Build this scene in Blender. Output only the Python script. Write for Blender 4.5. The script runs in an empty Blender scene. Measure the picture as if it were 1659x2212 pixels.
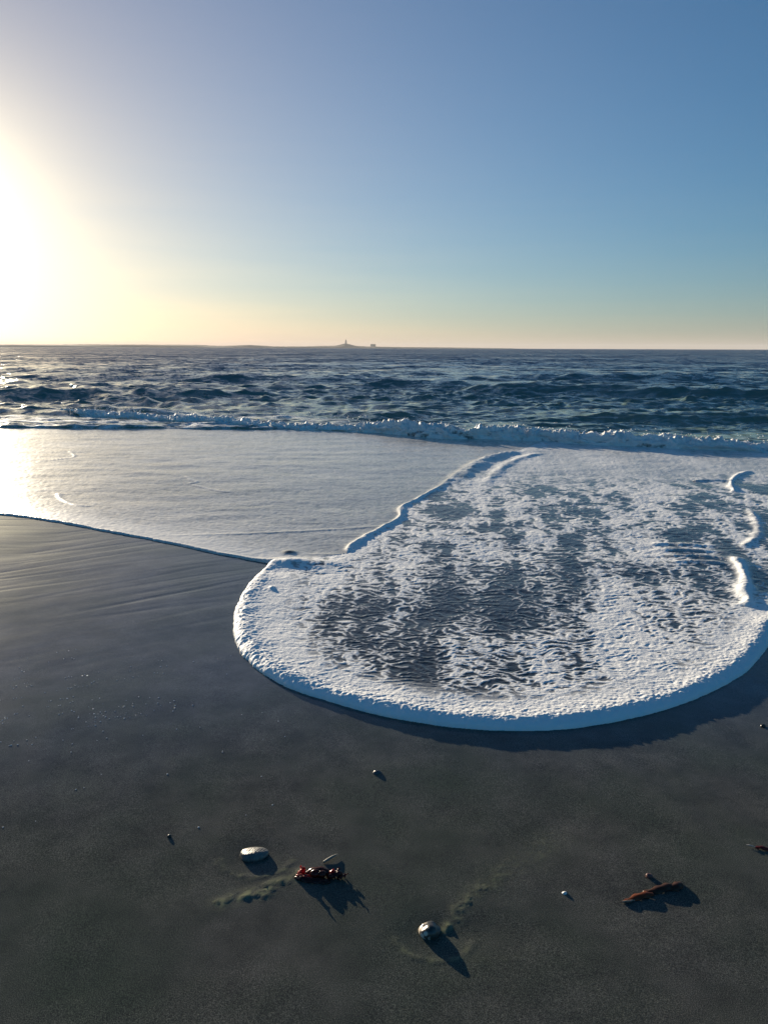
import bpy, bmesh, math, random
import numpy as np
from mathutils import Matrix, Vector

S = bpy.context.scene
COL = S.collection
R = math.radians

# ------------------------------------------------------------------ camera
cam_data = bpy.data.cameras.new('camera')
cam = bpy.data.objects.new('camera', cam_data)
COL.objects.link(cam)
S.camera = cam
cam_data.sensor_fit = 'HORIZONTAL'
cam_data.angle = 2 * math.atan(829.5 / 1665.0)
cam_data.clip_start = 0.05
cam_data.clip_end = 60000
cam.matrix_world = (Matrix.Translation((0, 0, 1.5)) @ Matrix.Rotation(R(90 - 12.02), 4, 'X')
                    @ Matrix.Rotation(R(0.2), 4, 'Z'))

# ------------------------------------------------------------------ sky, sun, exposure
SUN_EL, SUN_AZ = R(7.9), R(-30.8)          # azimuth from +Y, negative = left
SUN_DIR = Vector((math.sin(SUN_AZ) * math.cos(SUN_EL), math.cos(SUN_AZ) * math.cos(SUN_EL), math.sin(SUN_EL)))
world = bpy.data.worlds.new('World')
S.world = world
world.use_nodes = True
nt = world.node_tree
nt.nodes.clear()


def nd(tree, typ, **kw):
    n = tree.nodes.new(typ)
    for k, v in kw.items():
        setattr(n, k, v)
    return n


def mth(tree, op, a, b=None, c=None, clamp=False):
    n = tree.nodes.new('ShaderNodeMath')
    n.operation = op
    n.use_clamp = clamp
    for i, v in enumerate((a, b, c)):
        if v is None:
            continue
        if isinstance(v, (int, float)):
            n.inputs[i].default_value = v
        else:
            tree.links.new(v, n.inputs[i])
    return n.outputs[0]


sky = nd(nt, 'ShaderNodeTexSky', sky_type='NISHITA', sun_disc=False, sun_elevation=SUN_EL, sun_rotation=SUN_AZ,
         air_density=1.0, dust_density=0.0, ozone_density=4.0, altitude=0)
bg_sky = nd(nt, 'ShaderNodeBackground')
bg_sky.inputs[1].default_value = 0.0535
tint = nd(nt, 'ShaderNodeMix', data_type='RGBA', blend_type='MULTIPLY')
tint.inputs[0].default_value = 1.0
tint.inputs[7].default_value = (0.32, 0.98, 1.15, 1)
nt.links.new(sky.outputs[0], tint.inputs[6])
nt.links.new(tint.outputs[2], bg_sky.inputs[0])
# hazy marine air: the bright aureole round the low sun and the pale band over the horizon
geo = nd(nt, 'ShaderNodeTexCoord')
nrm = nd(nt, 'ShaderNodeVectorMath', operation='NORMALIZE')
nt.links.new(geo.outputs['Generated'], nrm.inputs[0])
dot = nd(nt, 'ShaderNodeVectorMath', operation='DOT_PRODUCT')
nt.links.new(nrm.outputs[0], dot.inputs[0])
dot.inputs[1].default_value = SUN_DIR
ang = mth(nt, 'MULTIPLY', mth(nt, 'ARCCOSINE', mth(nt, 'MINIMUM', dot.outputs['Value'], 0.999999)), 180 / math.pi)
sep = nd(nt, 'ShaderNodeSeparateXYZ')
nt.links.new(nrm.outputs[0], sep.inputs[0])
elev = mth(nt, 'MULTIPLY', mth(nt, 'ARCSINE', mth(nt, 'MAXIMUM', sep.outputs[2], 0.0)), 180 / math.pi)


def expfall(x, scale, amp):
    return mth(nt, 'MULTIPLY', mth(nt, 'EXPONENT', mth(nt, 'MULTIPLY', x, -1.0 / scale)), amp)


# thicker air near the horizon takes the green and blue down
tmix = nd(nt, 'ShaderNodeMix', data_type='RGBA')
nt.links.new(expfall(elev, 10.0, 1.0), tmix.inputs[0])
tmix.inputs[6].default_value = (0.27, 1.01, 1.17, 1)
tmix.inputs[7].default_value = (0.50, 0.77, 0.93, 1)
nt.links.new(tmix.outputs[2], tint.inputs[7])
# faint streaks of high haze low over the sea
smap = nd(nt, 'ShaderNodeMapping')
smap.inputs['Scale'].default_value = (2.2, 2.2, 46.0)
smap.inputs['Rotation'].default_value = (0.0, R(2.5), 0.0)
nt.links.new(nrm.outputs[0], smap.inputs[0])
sno = nd(nt, 'ShaderNodeTexNoise')
sno.inputs['Scale'].default_value = 1.4
sno.inputs['Detail'].default_value = 5
nt.links.new(smap.outputs[0], sno.inputs['Vector'])
streak_amt = mth(nt, 'ADD', mth(nt, 'MULTIPLY', mth(nt, 'SUBTRACT', sno.outputs['Fac'], 0.5), expfall(elev, 7.0, 0.55)), 1.0)


def bgnode(col, strength):
    b = nd(nt, 'ShaderNodeBackground')
    b.inputs[0].default_value = col + (1,)
    nt.links.new(strength, b.inputs[1])
    return b.outputs[0]


def addsh(a, b):
    n = nd(nt, 'ShaderNodeAddShader')
    nt.links.new(a, n.inputs[0])
    nt.links.new(b, n.inputs[1])
    return n.outputs[0]


aur_wide = bgnode((0.90, 0.48, 0.0), mth(nt, 'MULTIPLY', mth(nt, 'MULTIPLY', expfall(ang, 20.0, 0.90), expfall(elev, 26.0, 1.0)), streak_amt))
aur_core = bgnode((1.0, 0.92, 0.58), expfall(ang, 2.9, 2.1))
band_far = bgnode((0.075, 0.010, 0.035), expfall(elev, 3.0, 0.67))
band_sun = bgnode((0.55, 0.20, 0.50), mth(nt, 'MULTIPLY', expfall(elev, 3.0, 0.67), expfall(ang, 20.0, 1.0)))
band_low = bgnode((1.0, 0.88, 0.62), mth(nt, 'MULTIPLY', expfall(elev, 5.0, 0.95), expfall(ang, 6.5, 1.0)))
haze_bg = addsh(addsh(band_far, band_sun), band_low)
wout = nd(nt, 'ShaderNodeOutputWorld')
nt.links.new(addsh(addsh(bg_sky.outputs[0], haze_bg), addsh(aur_wide, aur_core)), wout.inputs[0])

sun_data = bpy.data.lights.new('sun', 'SUN')
sun_data.energy = 5.0
sun_data.angle = R(0.5)
sun_data.color = (1.0, 0.86, 0.66)
sun = bpy.data.objects.new('sun', sun_data)
COL.objects.link(sun)
sun.rotation_euler = (R(90) - SUN_EL, 0, math.pi - SUN_AZ)

S.view_settings.view_transform = 'Standard'
S.view_settings.look = 'None'
S.view_settings.exposure = 1.0
S.view_settings.gamma = 1.0
S.view_settings.use_curve_mapping = False
S.cycles.max_bounces = 6
S.cycles.sample_clamp_indirect = 4.0

# ------------------------------------------------------------------ noise and curve tools (numpy)
rng = np.random.default_rng(7)
_P = rng.permutation(512).astype(np.int32)
_P = np.concatenate([_P, _P])
_A = rng.random(512) * 2 * math.pi
_GX, _GY = np.cos(_A).astype(np.float32), np.sin(_A).astype(np.float32)


def perlin(x, y, seed=0):
    x = x + seed * 17.31
    y = y - seed * 9.73
    xi = np.floor(x).astype(np.int32)
    yi = np.floor(y).astype(np.int32)
    xf, yf = x - xi, y - yi
    xi &= 511
    yi &= 511
    x1, y1 = (xi + 1) & 511, (yi + 1) & 511
    u = xf * xf * xf * (xf * (xf * 6 - 15) + 10)
    v = yf * yf * yf * (yf * (yf * 6 - 15) + 10)

    def g(a, b, dx, dy):
        h = _P[_P[a] + b]
        return _GX[h] * dx + _GY[h] * dy
    n00, n10 = g(xi, yi, xf, yf), g(x1, yi, xf - 1, yf)
    n01, n11 = g(xi, y1, xf, yf - 1), g(x1, y1, xf - 1, yf - 1)
    a = n00 + u * (n10 - n00)
    b = n01 + u * (n11 - n01)
    return (a + v * (b - a)) * 1.5


def fbm(x, y, octv=4, seed=0, gain=0.5):
    s, a, t = 0.0, 1.0, 0.0
    for i in range(octv):
        s = s + a * perlin(x, y, seed + i * 3)
        t += a
        x, y, a = x * 2.03, y * 2.03, a * gain
    return s / t


def billow(x, y, octv=4, seed=0, gain=0.5):
    s, a, t = 0.0, 1.0, 0.0
    for i in range(octv):
        s = s + a * np.abs(perlin(x, y, seed + i * 3))
        t += a
        x, y, a = x * 2.1, y * 2.1, a * gain
    return s / t


def worley(x, y, seed=0):
    xi, yi = np.floor(x).astype(np.int32), np.floor(y).astype(np.int32)
    best = np.full(x.shape, 9.0, np.float32)
    for i in (-1, 0, 1):
        for j in (-1, 0, 1):
            a, b = (xi + i + seed * 7) & 511, (yi + j + seed * 3) & 511
            h1 = _P[_P[a] + b]
            h2 = _P[h1 + ((a * 3 + b) & 255)]
            px = xi + i + h1 * (1 / 512.0) - x
            py = yi + j + h2 * (1 / 512.0) - y
            best = np.minimum(best, px * px + py * py)
    return np.sqrt(best)


def sstep(a, b, x):
    t = np.clip((x - a) / (b - a), 0, 1)
    return t * t * (3 - 2 * t)


def smooth_path(pts, n=8):
    """Catmull-Rom through the points"""
    p = np.array(pts, float)
    p = np.vstack([2 * p[0] - p[1], p, 2 * p[-1] - p[-2]])
    out = []
    for i in range(1, len(p) - 2):
        t = np.linspace(0, 1, n, endpoint=False)[:, None]
        a, b, c, d = p[i - 1], p[i], p[i + 1], p[i + 2]
        out.append(0.5 * ((2 * b) + (c - a) * t + (2 * a - 5 * b + 4 * c - d) * t ** 2 + (3 * b - a - 3 * c + d) * t ** 3))
    out.append(p[-2][None])
    return np.vstack(out)


def path_dist(x, y, path):
    """distance, path parameter (0..1 of vertex index), signed side (>0 left of travel)"""
    best = np.full(x.shape, 1e9, x.dtype)
    par = np.zeros(x.shape, x.dtype)
    side = np.zeros(x.shape, x.dtype)
    path = [tuple(float(c) for c in q[:2]) for q in path]
    n = len(path) - 1
    for i in range(n):
        ax, ay = path[i][:2]
        bx, by = path[i + 1][:2]
        dx, dy = bx - ax, by - ay
        l2 = dx * dx + dy * dy + 1e-12
        t = np.clip(((x - ax) * dx + (y - ay) * dy) / l2, 0, 1)
        ex, ey = x - ax - t * dx, y - ay - t * dy
        d = ex * ex + ey * ey
        m = d < best
        best = np.where(m, d, best)
        par = np.where(m, (i + t) / n, par)
        side = np.where(m, dx * ey - dy * ex, side)
    return np.sqrt(best), par, side


def path_y(x, path):
    """y of a path that is single valued in x"""
    o = np.argsort(path[:, 0])
    return np.interp(x, path[o, 0], path[o, 1])


def in_poly(x, y, poly):
    ins = np.zeros(x.shape, bool)
    n = len(poly)
    j = n - 1
    for i in range(n):
        xi, yi = poly[i][:2]
        xj, yj = poly[j][:2]
        if yi != yj:
            c = ((yi > y) != (yj > y)) & (x < (xj - xi) * (y - yi) / (yj - yi) + xi)
            ins ^= c
        j = i
    return ins


def idw(x, y, ctrl, power=2.4, aspect=1.0):
    num = np.zeros(x.shape, x.dtype)
    den = np.zeros(x.shape, x.dtype)
    for cx, cy, v in ctrl:
        cx, cy, v = float(cx), float(cy), float(v)
        # depth differences count less with distance: the sheet is drawn out towards the sea
        sy = 1.0 / (0.5 + 0.28 * cy)
        w = 1.0 / (((x - cx) ** 2 + ((y - cy) * sy * aspect) ** 2) + 0.0025)
        num += w * v
        den += w
    return num / den


# ------------------------------------------------------------------ object tools
def link(o, parent=None):
    COL.objects.link(o)
    if parent is not None:
        o.parent = parent
    return o


def tag(o, label=None, cat=None, group=None, kind=None):
    for k, v in (('label', label), ('category', cat), ('group', group), ('kind', kind)):
        if v:
            o[k] = v
    return o


def empty(name, loc, rz=0.0):
    o = bpy.data.objects.new(name, None)
    o.empty_display_size = 0.05
    o.location = loc
    o.rotation_euler = (0, 0, rz)
    return link(o)


def mesh_np(name, verts, quads, mat, attrs=None, parent=None, smooth=True):
    me = bpy.data.meshes.new(name)
    nv, nf = len(verts), len(quads)
    k = quads.shape[1]
    me.vertices.add(nv)
    me.vertices.foreach_set('co', np.ascontiguousarray(verts, dtype=np.float32).ravel())
    me.loops.add(nf * k)
    me.loops.foreach_set('vertex_index', np.ascontiguousarray(quads, dtype=np.int32).ravel())
    me.polygons.add(nf)
    me.polygons.foreach_set('loop_start', np.arange(0, nf * k, k, dtype=np.int32))
    me.polygons.foreach_set('use_smooth', np.full(nf, smooth, dtype=bool))
    for an, av in (attrs or {}).items():
        a = me.attributes.new(an, 'FLOAT', 'POINT')
        a.data.foreach_set('value', np.ascontiguousarray(av, dtype=np.float32))
    me.update(calc_edges=True)
    me.materials.append(mat)
    o = bpy.data.objects.new(name, me)
    return link(o, parent)


def grid_quads(nr, nc):
    i = np.arange(nr * nc).reshape(nr, nc)
    return np.stack([i[:-1, :-1], i[:-1, 1:], i[1:, 1:], i[1:, :-1]], -1).reshape(-1, 4)


def sub_mesh(name, V, Q, keep, mat, attrs):
    q = Q[keep]
    used = np.unique(q)
    remap = np.full(len(V), -1, np.int64)
    remap[used] = np.arange(len(used))
    return mesh_np(name, V[used], remap[q], mat, {k: v[used] for k, v in attrs.items()})


def new_mat(name):
    m = bpy.data.materials.new(name)
    m.use_nodes = True
    t = m.node_tree
    p = t.nodes['Principled BSDF']
    return m, t, p


def setp(p, **kw):
    names = dict(color='Base Color', rough='Roughness', ior='IOR', spec='Specular IOR Level', coat='Coat Weight',
                 coat_rough='Coat Roughness', sss='Subsurface Weight', metal='Metallic', trans='Transmission Weight')
    for k, v in kw.items():
        if k == 'color':
            v = tuple(v) + (1,)
        p.inputs[names[k]].default_value = v


def tex_noise(t, vec, scale, detail=3, rough=0.5):
    n = t.nodes.new('ShaderNodeTexNoise')
    n.inputs['Scale'].default_value = scale
    n.inputs['Detail'].default_value = detail
    n.inputs['Roughness'].default_value = rough
    if vec is not None:
        t.links.new(vec, n.inputs['Vector'])
    return n.outputs['Fac']


def ramp(t, fac, stops, interp='LINEAR'):
    n = t.nodes.new('ShaderNodeValToRGB')
    n.color_ramp.interpolation = interp
    e = n.color_ramp.elements
    while len(e) < len(stops):
        e.new(0.5)
    for el, (pos, c) in zip(e, stops):
        el.position = pos
        el.color = tuple(c) + (1,) if len(c) == 3 else c
    t.links.new(fac, n.inputs[0])
    return n.outputs[0]


def bump(t, height, strength, dist, normal=None):
    b = t.nodes.new('ShaderNodeBump')
    b.inputs['Strength'].default_value = strength
    b.inputs['Distance'].default_value = dist
    t.links.new(height, b.inputs['Height'])
    if normal is not None:
        t.links.new(normal, b.inputs['Normal'])
    return b.outputs[0]


def attr(t, name):
    a = t.nodes.new('ShaderNodeAttribute')
    a.attribute_name = name
    return a.outputs['Fac']


def mixc(t, fac, a, b):
    n = t.nodes.new('ShaderNodeMix')
    n.data_type = 'RGBA'
    if isinstance(fac, float):
        n.inputs[0].default_value = fac
    else:
        t.links.new(fac, n.inputs[0])
    for i, v in ((6, a), (7, b)):
        if isinstance(v, tuple):
            n.inputs[i].default_value = v + (1,)
        else:
            t.links.new(v, n.inputs[i])
    return n.outputs[2]


def objco(t):
    return t.nodes.new('ShaderNodeTexCoord').outputs['Object']


def mapping(t, vec, scale=(1, 1, 1), rot=(0, 0, 0)):
    n = t.nodes.new('ShaderNodeMapping')
    n.inputs['Scale'].default_value = scale
    n.inputs['Rotation'].default_value = rot
    t.links.new(vec, n.inputs['Vector'])
    return n.outputs[0]


# ------------------------------------------------------------------ materials of the setting
def make_sand():
    m, t, p = new_mat('wet_sand')
    co = objco(t)
    grain = tex_noise(t, co, 420, 3, 0.75)
    mid = ramp(t, tex_noise(t, co, 6.0, 5, 0.65), [(0.35, (0, 0, 0)), (0.65, (1, 1, 1))])
    patch = tex_noise(t, mapping(t, co, (1, 1, 1), (0, 0, 0.5)), 1.6, 5, 0.6)
    c1 = mixc(t, mid, (0.055, 0.064, 0.075), (0.100, 0.112, 0.126))  # bluish sky sheen put into the colour of the wetter sand
    c1 = mixc(t, mth(t, 'MULTIPLY', mth(t, 'SUBTRACT', 1.0, attr(t, 'wet')), 1.3, clamp=True), c1, mixc(t, mid, (0.058, 0.059, 0.053), (0.098, 0.097, 0.086)))
    c2 = mixc(t, mth(t, 'MULTIPLY', mth(t, 'SUBTRACT', patch, 0.42, clamp=True), 2.5, clamp=True), c1, (0.052, 0.068, 0.050))
    gr = ramp(t, grain, [(0.28, (0.18, 0.18, 0.18)), (0.5, (0.85, 0.85, 0.85)), (0.70, (2.9, 2.8, 2.5))])
    mul = t.nodes.new('ShaderNodeMix')
    mul.data_type = 'RGBA'
    mul.blend_type = 'MULTIPLY'
    mul.inputs[0].default_value = 1.0
    t.links.new(c2, mul.inputs[6])
    t.links.new(gr, mul.inputs[7])
    algae = mixc(t, attr(t, 'algae'), mul.outputs[2], (0.20, 0.21, 0.125))
    t.links.new(algae, p.inputs['Base Color'])
    wet = attr(t, 'wet')
    t.links.new(mth(t, 'ADD', mth(t, 'MULTIPLY', wet, -0.10), 0.6), p.inputs['Roughness'])
    setp(p, ior=1.33, spec=0.0)
    t.links.new(mth(t, 'MULTIPLY', wet, 0.8), p.inputs['Coat Weight'])
    setp(p, coat_rough=0.07)
    p.inputs['Coat IOR'].default_value = 1.48
    nb = bump(t, grain, 0.55, 0.0012)
    nb2 = bump(t, tex_noise(t, co, 120, 3, 0.6), 0.25, 0.002, nb)
    t.links.new(nb2, p.inputs['Normal'])
    cb = bump(t, tex_noise(t, mapping(t, co, (1, 2.2, 1), (0, 0, -0.6)), 14, 4, 0.6), 0.05, 0.006)
    t.links.new(cb, p.inputs['Coat Normal'])
    return m


def make_swash(name, rel, frough, fcol, fspec):
    """thin water running over sand, carrying foam where the foam attribute says so"""
    m, t, p = new_mat(name)
    co = objco(t)
    setp(p, color=(0.034, 0.036, 0.037), rough=0.15, ior=1.40)
    rip = tex_noise(t, mapping(t, co, (1, 1.9, 1)), 26, 3, 0.55)
    rip2 = tex_noise(t, mapping(t, co, (1, 1.7, 1)), 90, 2, 0.5)
    wb = bump(t, rip2, 0.3, 0.0015, bump(t, rip, 0.3, 0.004))
    t.links.new(wb, p.inputs['Normal'])
    f = t.nodes.new('ShaderNodeBsdfPrincipled')
    setp(f, color=fcol, rough=frough, ior=1.33, spec=fspec)
    vor = t.nodes.new('ShaderNodeTexVoronoi')
    vor.inputs['Scale'].default_value = 170
    t.links.new(co, vor.inputs['Vector'])
    fine = tex_noise(t, co, 260, 3, 0.65)
    mid = tex_noise(t, mapping(t, co, (1, 1.3, 1)), 60, 4, 0.6)
    fb = bump(t, fine, 0.45 * rel, 0.0016, bump(t, vor.outputs['Distance'], -0.4 * rel, 0.002, bump(t, mid, 0.45 * rel, 0.006)))
    t.links.new(fb, f.inputs['Normal'])
    fo = attr(t, 'foam')
    # bubbles break the cover up where the foam is thin
    lace = mth(t, 'ADD', mth(t, 'MULTIPLY', mth(t, 'SUBTRACT', fine, 0.5), 0.5),
               mth(t, 'MULTIPLY', mth(t, 'SUBTRACT', mid, 0.5), 0.45))
    thin = mth(t, 'MULTIPLY', mth(t, 'MULTIPLY', fo, mth(t, 'SUBTRACT', 1.0, fo)), 4.0)
    fac = mth(t, 'ADD', fo, mth(t, 'MULTIPLY', lace, thin), clamp=True)
    mix = t.nodes.new('ShaderNodeMixShader')
    t.links.new(fac, mix.inputs[0])
    t.links.new(p.outputs[0], mix.inputs[1])
    t.links.new(f.outputs[0], mix.inputs[2])
    t.links.new(mix.outputs[0], t.nodes['Material Output'].inputs[0])
    return m


def make_sea():
    m, t, p = new_mat('sea_water')
    co = objco(t)
    sp = t.nodes.new('ShaderNodeSeparateXYZ')
    t.links.new(co, sp.inputs[0])
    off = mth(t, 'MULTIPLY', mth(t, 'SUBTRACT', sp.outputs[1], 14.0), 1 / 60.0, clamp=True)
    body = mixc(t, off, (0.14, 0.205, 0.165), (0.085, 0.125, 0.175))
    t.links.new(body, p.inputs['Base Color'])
    setp(p, rough=0.10, ior=1.33)
    # wave slopes too short for the mesh, as a tilt of the surface normal
    tot = None
    for sc_, st_, rz in ((0.10, 0.30, 0.1), (0.55, 0.44, 0.3), (2.2, 0.60, -0.2), (8.0, 0.50, 0.1)):
        n = t.nodes.new('ShaderNodeTexNoise')
        n.inputs['Scale'].default_value = sc_
        n.inputs['Detail'].default_value = 3
        n.inputs['Roughness'].default_value = 0.6
        t.links.new(mapping(t, co, (0.8, 1.6, 1), (0, 0, rz)), n.inputs['Vector'])
        v1 = t.nodes.new('ShaderNodeVectorMath')
        v1.operation = 'SUBTRACT'
        t.links.new(n.outputs['Color'], v1.inputs[0])
        v1.inputs[1].default_value = (0.5, 0.5, 0.5)
        v2 = t.nodes.new('ShaderNodeVectorMath')
        v2.operation = 'MULTIPLY'
        t.links.new(v1.outputs[0], v2.inputs[0])
        v2.inputs[1].default_value = (st_ * 2.2, st_ * 2.4, 0.0)
        if tot is None:
            tot = v2.outputs[0]
        else:
            v3 = t.nodes.new('ShaderNodeVectorMath')
            t.links.new(tot, v3.inputs[0])
            t.links.new(v2.outputs[0], v3.inputs[1])
            tot = v3.outputs[0]
    # offshore mostly the faces turned to the shore are seen past the crests in front of them
    far = mth(t, 'MULTIPLY', mth(t, 'SUBTRACT', sp.outputs[1], 20.0), 1 / 80.0, clamp=True)
    cmb = t.nodes.new('ShaderNodeCombineXYZ')
    t.links.new(mth(t, 'MULTIPLY', far, -0.26), cmb.inputs[1])
    v4 = t.nodes.new('ShaderNodeVectorMath')
    t.links.new(tot, v4.inputs[0])
    t.links.new(cmb.outputs[0], v4.inputs[1])
    tot = v4.outputs[0]
    gm = t.nodes.new('ShaderNodeNewGeometry')
    va = t.nodes.new('ShaderNodeVectorMath')
    t.links.new(gm.outputs['Normal'], va.inputs[0])
    t.links.new(tot, va.inputs[1])
    vn = t.nodes.new('ShaderNodeVectorMath')
    vn.operation = 'NORMALIZE'
    t.links.new(va.outputs[0], vn.inputs[0])
    t.links.new(vn.outputs[0], p.inputs['Normal'])
    f = t.nodes.new('ShaderNodeBsdfPrincipled')
    setp(f, color=(0.82, 0.84, 0.85), rough=0.7, spec=0.25)
    fn = tex_noise(t, co, 30, 4, 0.65)
    t.links.new(bump(t, fn, 0.8, 0.03), f.inputs['Normal'])
    fo = attr(t, 'foam')
    fac = mth(t, 'MULTIPLY', mth(t, 'SUBTRACT', mth(t, 'ADD', fo, mth(t, 'MULTIPLY', mth(t, 'SUBTRACT', fn, 0.5), 0.9)), 0.35), 2.4, clamp=True)
    fac = mth(t, 'MULTIPLY', fac, mth(t, 'MULTIPLY', fo, 3.0, clamp=True))
    mix = t.nodes.new('ShaderNodeMixShader')
    t.links.new(fac, mix.inputs[0])
    t.links.new(p.outputs[0], mix.inputs[1])
    t.links.new(f.outputs[0], mix.inputs[2])
    t.links.new(mix.outputs[0], t.nodes['Material Output'].inputs[0])
    return m


def make_breaker():
    m, t, p = new_mat('breaker_foam')
    co = objco(t)
    n = tex_noise(t, co, 14, 4, 0.6)
    n2 = tex_noise(t, co, 60, 3, 0.65)
    fo = mth(t, 'ADD', attr(t, 'foam'), mth(t, 'MULTIPLY', mth(t, 'SUBTRACT', n, 0.5), 0.9))
    fac = mth(t, 'MULTIPLY', mth(t, 'SUBTRACT', fo, 0.30), 3.0, clamp=True)
    setp(p, color=(0.045, 0.055, 0.042), rough=0.12, ior=1.33)
    t.links.new(bump(t, n, 0.6, 0.03), p.inputs['Normal'])
    f = t.nodes.new('ShaderNodeBsdfPrincipled')
    setp(f, color=(0.86, 0.86, 0.84), rough=0.6, spec=0.3)
    t.links.new(bump(t, n2, 0.6, 0.012, bump(t, n, 0.5, 0.03)), f.inputs['Normal'])
    mix = t.nodes.new('ShaderNodeMixShader')
    t.links.new(fac, mix.inputs[0])
    t.links.new(p.outputs[0], mix.inputs[1])
    t.links.new(f.outputs[0], mix.inputs[2])
    t.links.new(mix.outputs[0], t.nodes['Material Output'].inputs[0])
    return m


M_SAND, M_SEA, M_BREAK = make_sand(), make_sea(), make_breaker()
M_SWASH = make_swash('lacy_foam', 1.0, 0.65, (0.90, 0.90, 0.88), 0.25)
M_FILM = make_swash('milky_water', 0.18, 0.30, (0.88, 0.84, 0.77), 0.5)

# ------------------------------------------------------------------ shore lines, metres on the beach
TONGUE = [(-16, 10.2), (-11, 9.1), (-7.5, 8.2), (-5.0, 7.42), (-3.50, 6.865), (-3.08, 6.678), (-2.714, 6.482), (-2.35, 6.246),
          (-1.969, 6.012), (-1.609, 5.779), (-1.31, 5.563), (-1.038, 5.399), (-0.80, 5.275)]
LOBE = [(-0.843, 5.015), (-0.874, 4.658), (-0.866, 4.305), (-0.837, 4.071), (-0.775, 3.794), (-0.697, 3.591),
        (-0.588, 3.413), (-0.435, 3.236), (-0.258, 3.111), (-0.094, 3.012), (0.061, 2.938), (0.229, 2.88), (0.394, 2.846),
        (0.541, 2.836), (0.731, 2.852), (0.933, 2.909), (1.156, 3.005), (1.359, 3.124), (1.604, 3.312), (1.782, 3.488),
        (1.979, 3.737), (2.22, 4.06), (2.60, 4.22), (3.2, 4.15), (4.1, 4.35), (5.4, 5.1), (7.5, 5.9), (11, 6.6), (16, 7.2)]
TONGUE_S = smooth_path(TONGUE, 3)
LOBE_S = smooth_path(LOBE, 4)
FRONT = np.vstack([TONGUE_S, LOBE_S])
N_T = len(TONGUE_S)
ROLL_LEFT = smooth_path([(-0.27, 5.52), (-0.255, 5.72), (-0.146, 6.023), (0.002, 6.366), (0.14, 6.72), (0.16, 7.10), (0.20, 7.30), (0.327, 7.586),
                         (0.607, 8.266), (0.9, 9.246), (1.239, 10.216), (1.616, 10.903), (1.95, 11.3)], 5)
DIVIDE = np.vstack([np.array([(-0.80, 5.275), (-0.55, 5.36)]), ROLL_LEFT, np.array([(2.6, 12.6), (3.4, 14.5)])])
ROLL_R1 = smooth_path([(4.56, 9.505), (4.196, 9.077), (3.90, 8.55), (3.70, 7.998)], 5)
ROLL_R1B = smooth_path([(3.55, 8.75), (3.75, 8.82), (4.0, 8.75)], 4)
ROLL_R2 = smooth_path([(3.443, 7.124), (3.25, 6.55), (3.001, 6.037), (2.725, 5.699)], 5)
ROLL_R3 = smooth_path([(2.56, 5.45), (2.46, 5.11), (2.36, 4.822), (2.23, 4.56), (2.18, 4.40), (2.12, 4.28)], 5)
SHORE = smooth_path([(-40, 17.0), (-20, 15.3), (-7.2, 14.5), (-4.6, 14.42), (-2.4, 14.32), (-1.2, 14.45), (-0.26, 14.3), (0.576, 13.75),
                     (1.351, 13.25), (2.511, 13.05), (3.518, 12.45), (4.843, 12.0), (5.9, 11.8), (9, 11.2), (14, 10.6), (40, 9.0)], 6)

# ------------------------------------------------------------------ beach
STONES = [(-0.389, 2.06, 0.07), (0.125, 1.745, 0.065)]


def axis(parts):
    out = []
    for a, b, n, pw in parts:
        t = np.linspace(0, 1, n, endpoint=False)
        out.append(a + (b - a) * (t ** pw if pw > 0 else 1 - (1 - t) ** (-pw)))
    out.append([parts[-1][1]])
    return np.concatenate(out)


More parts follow.
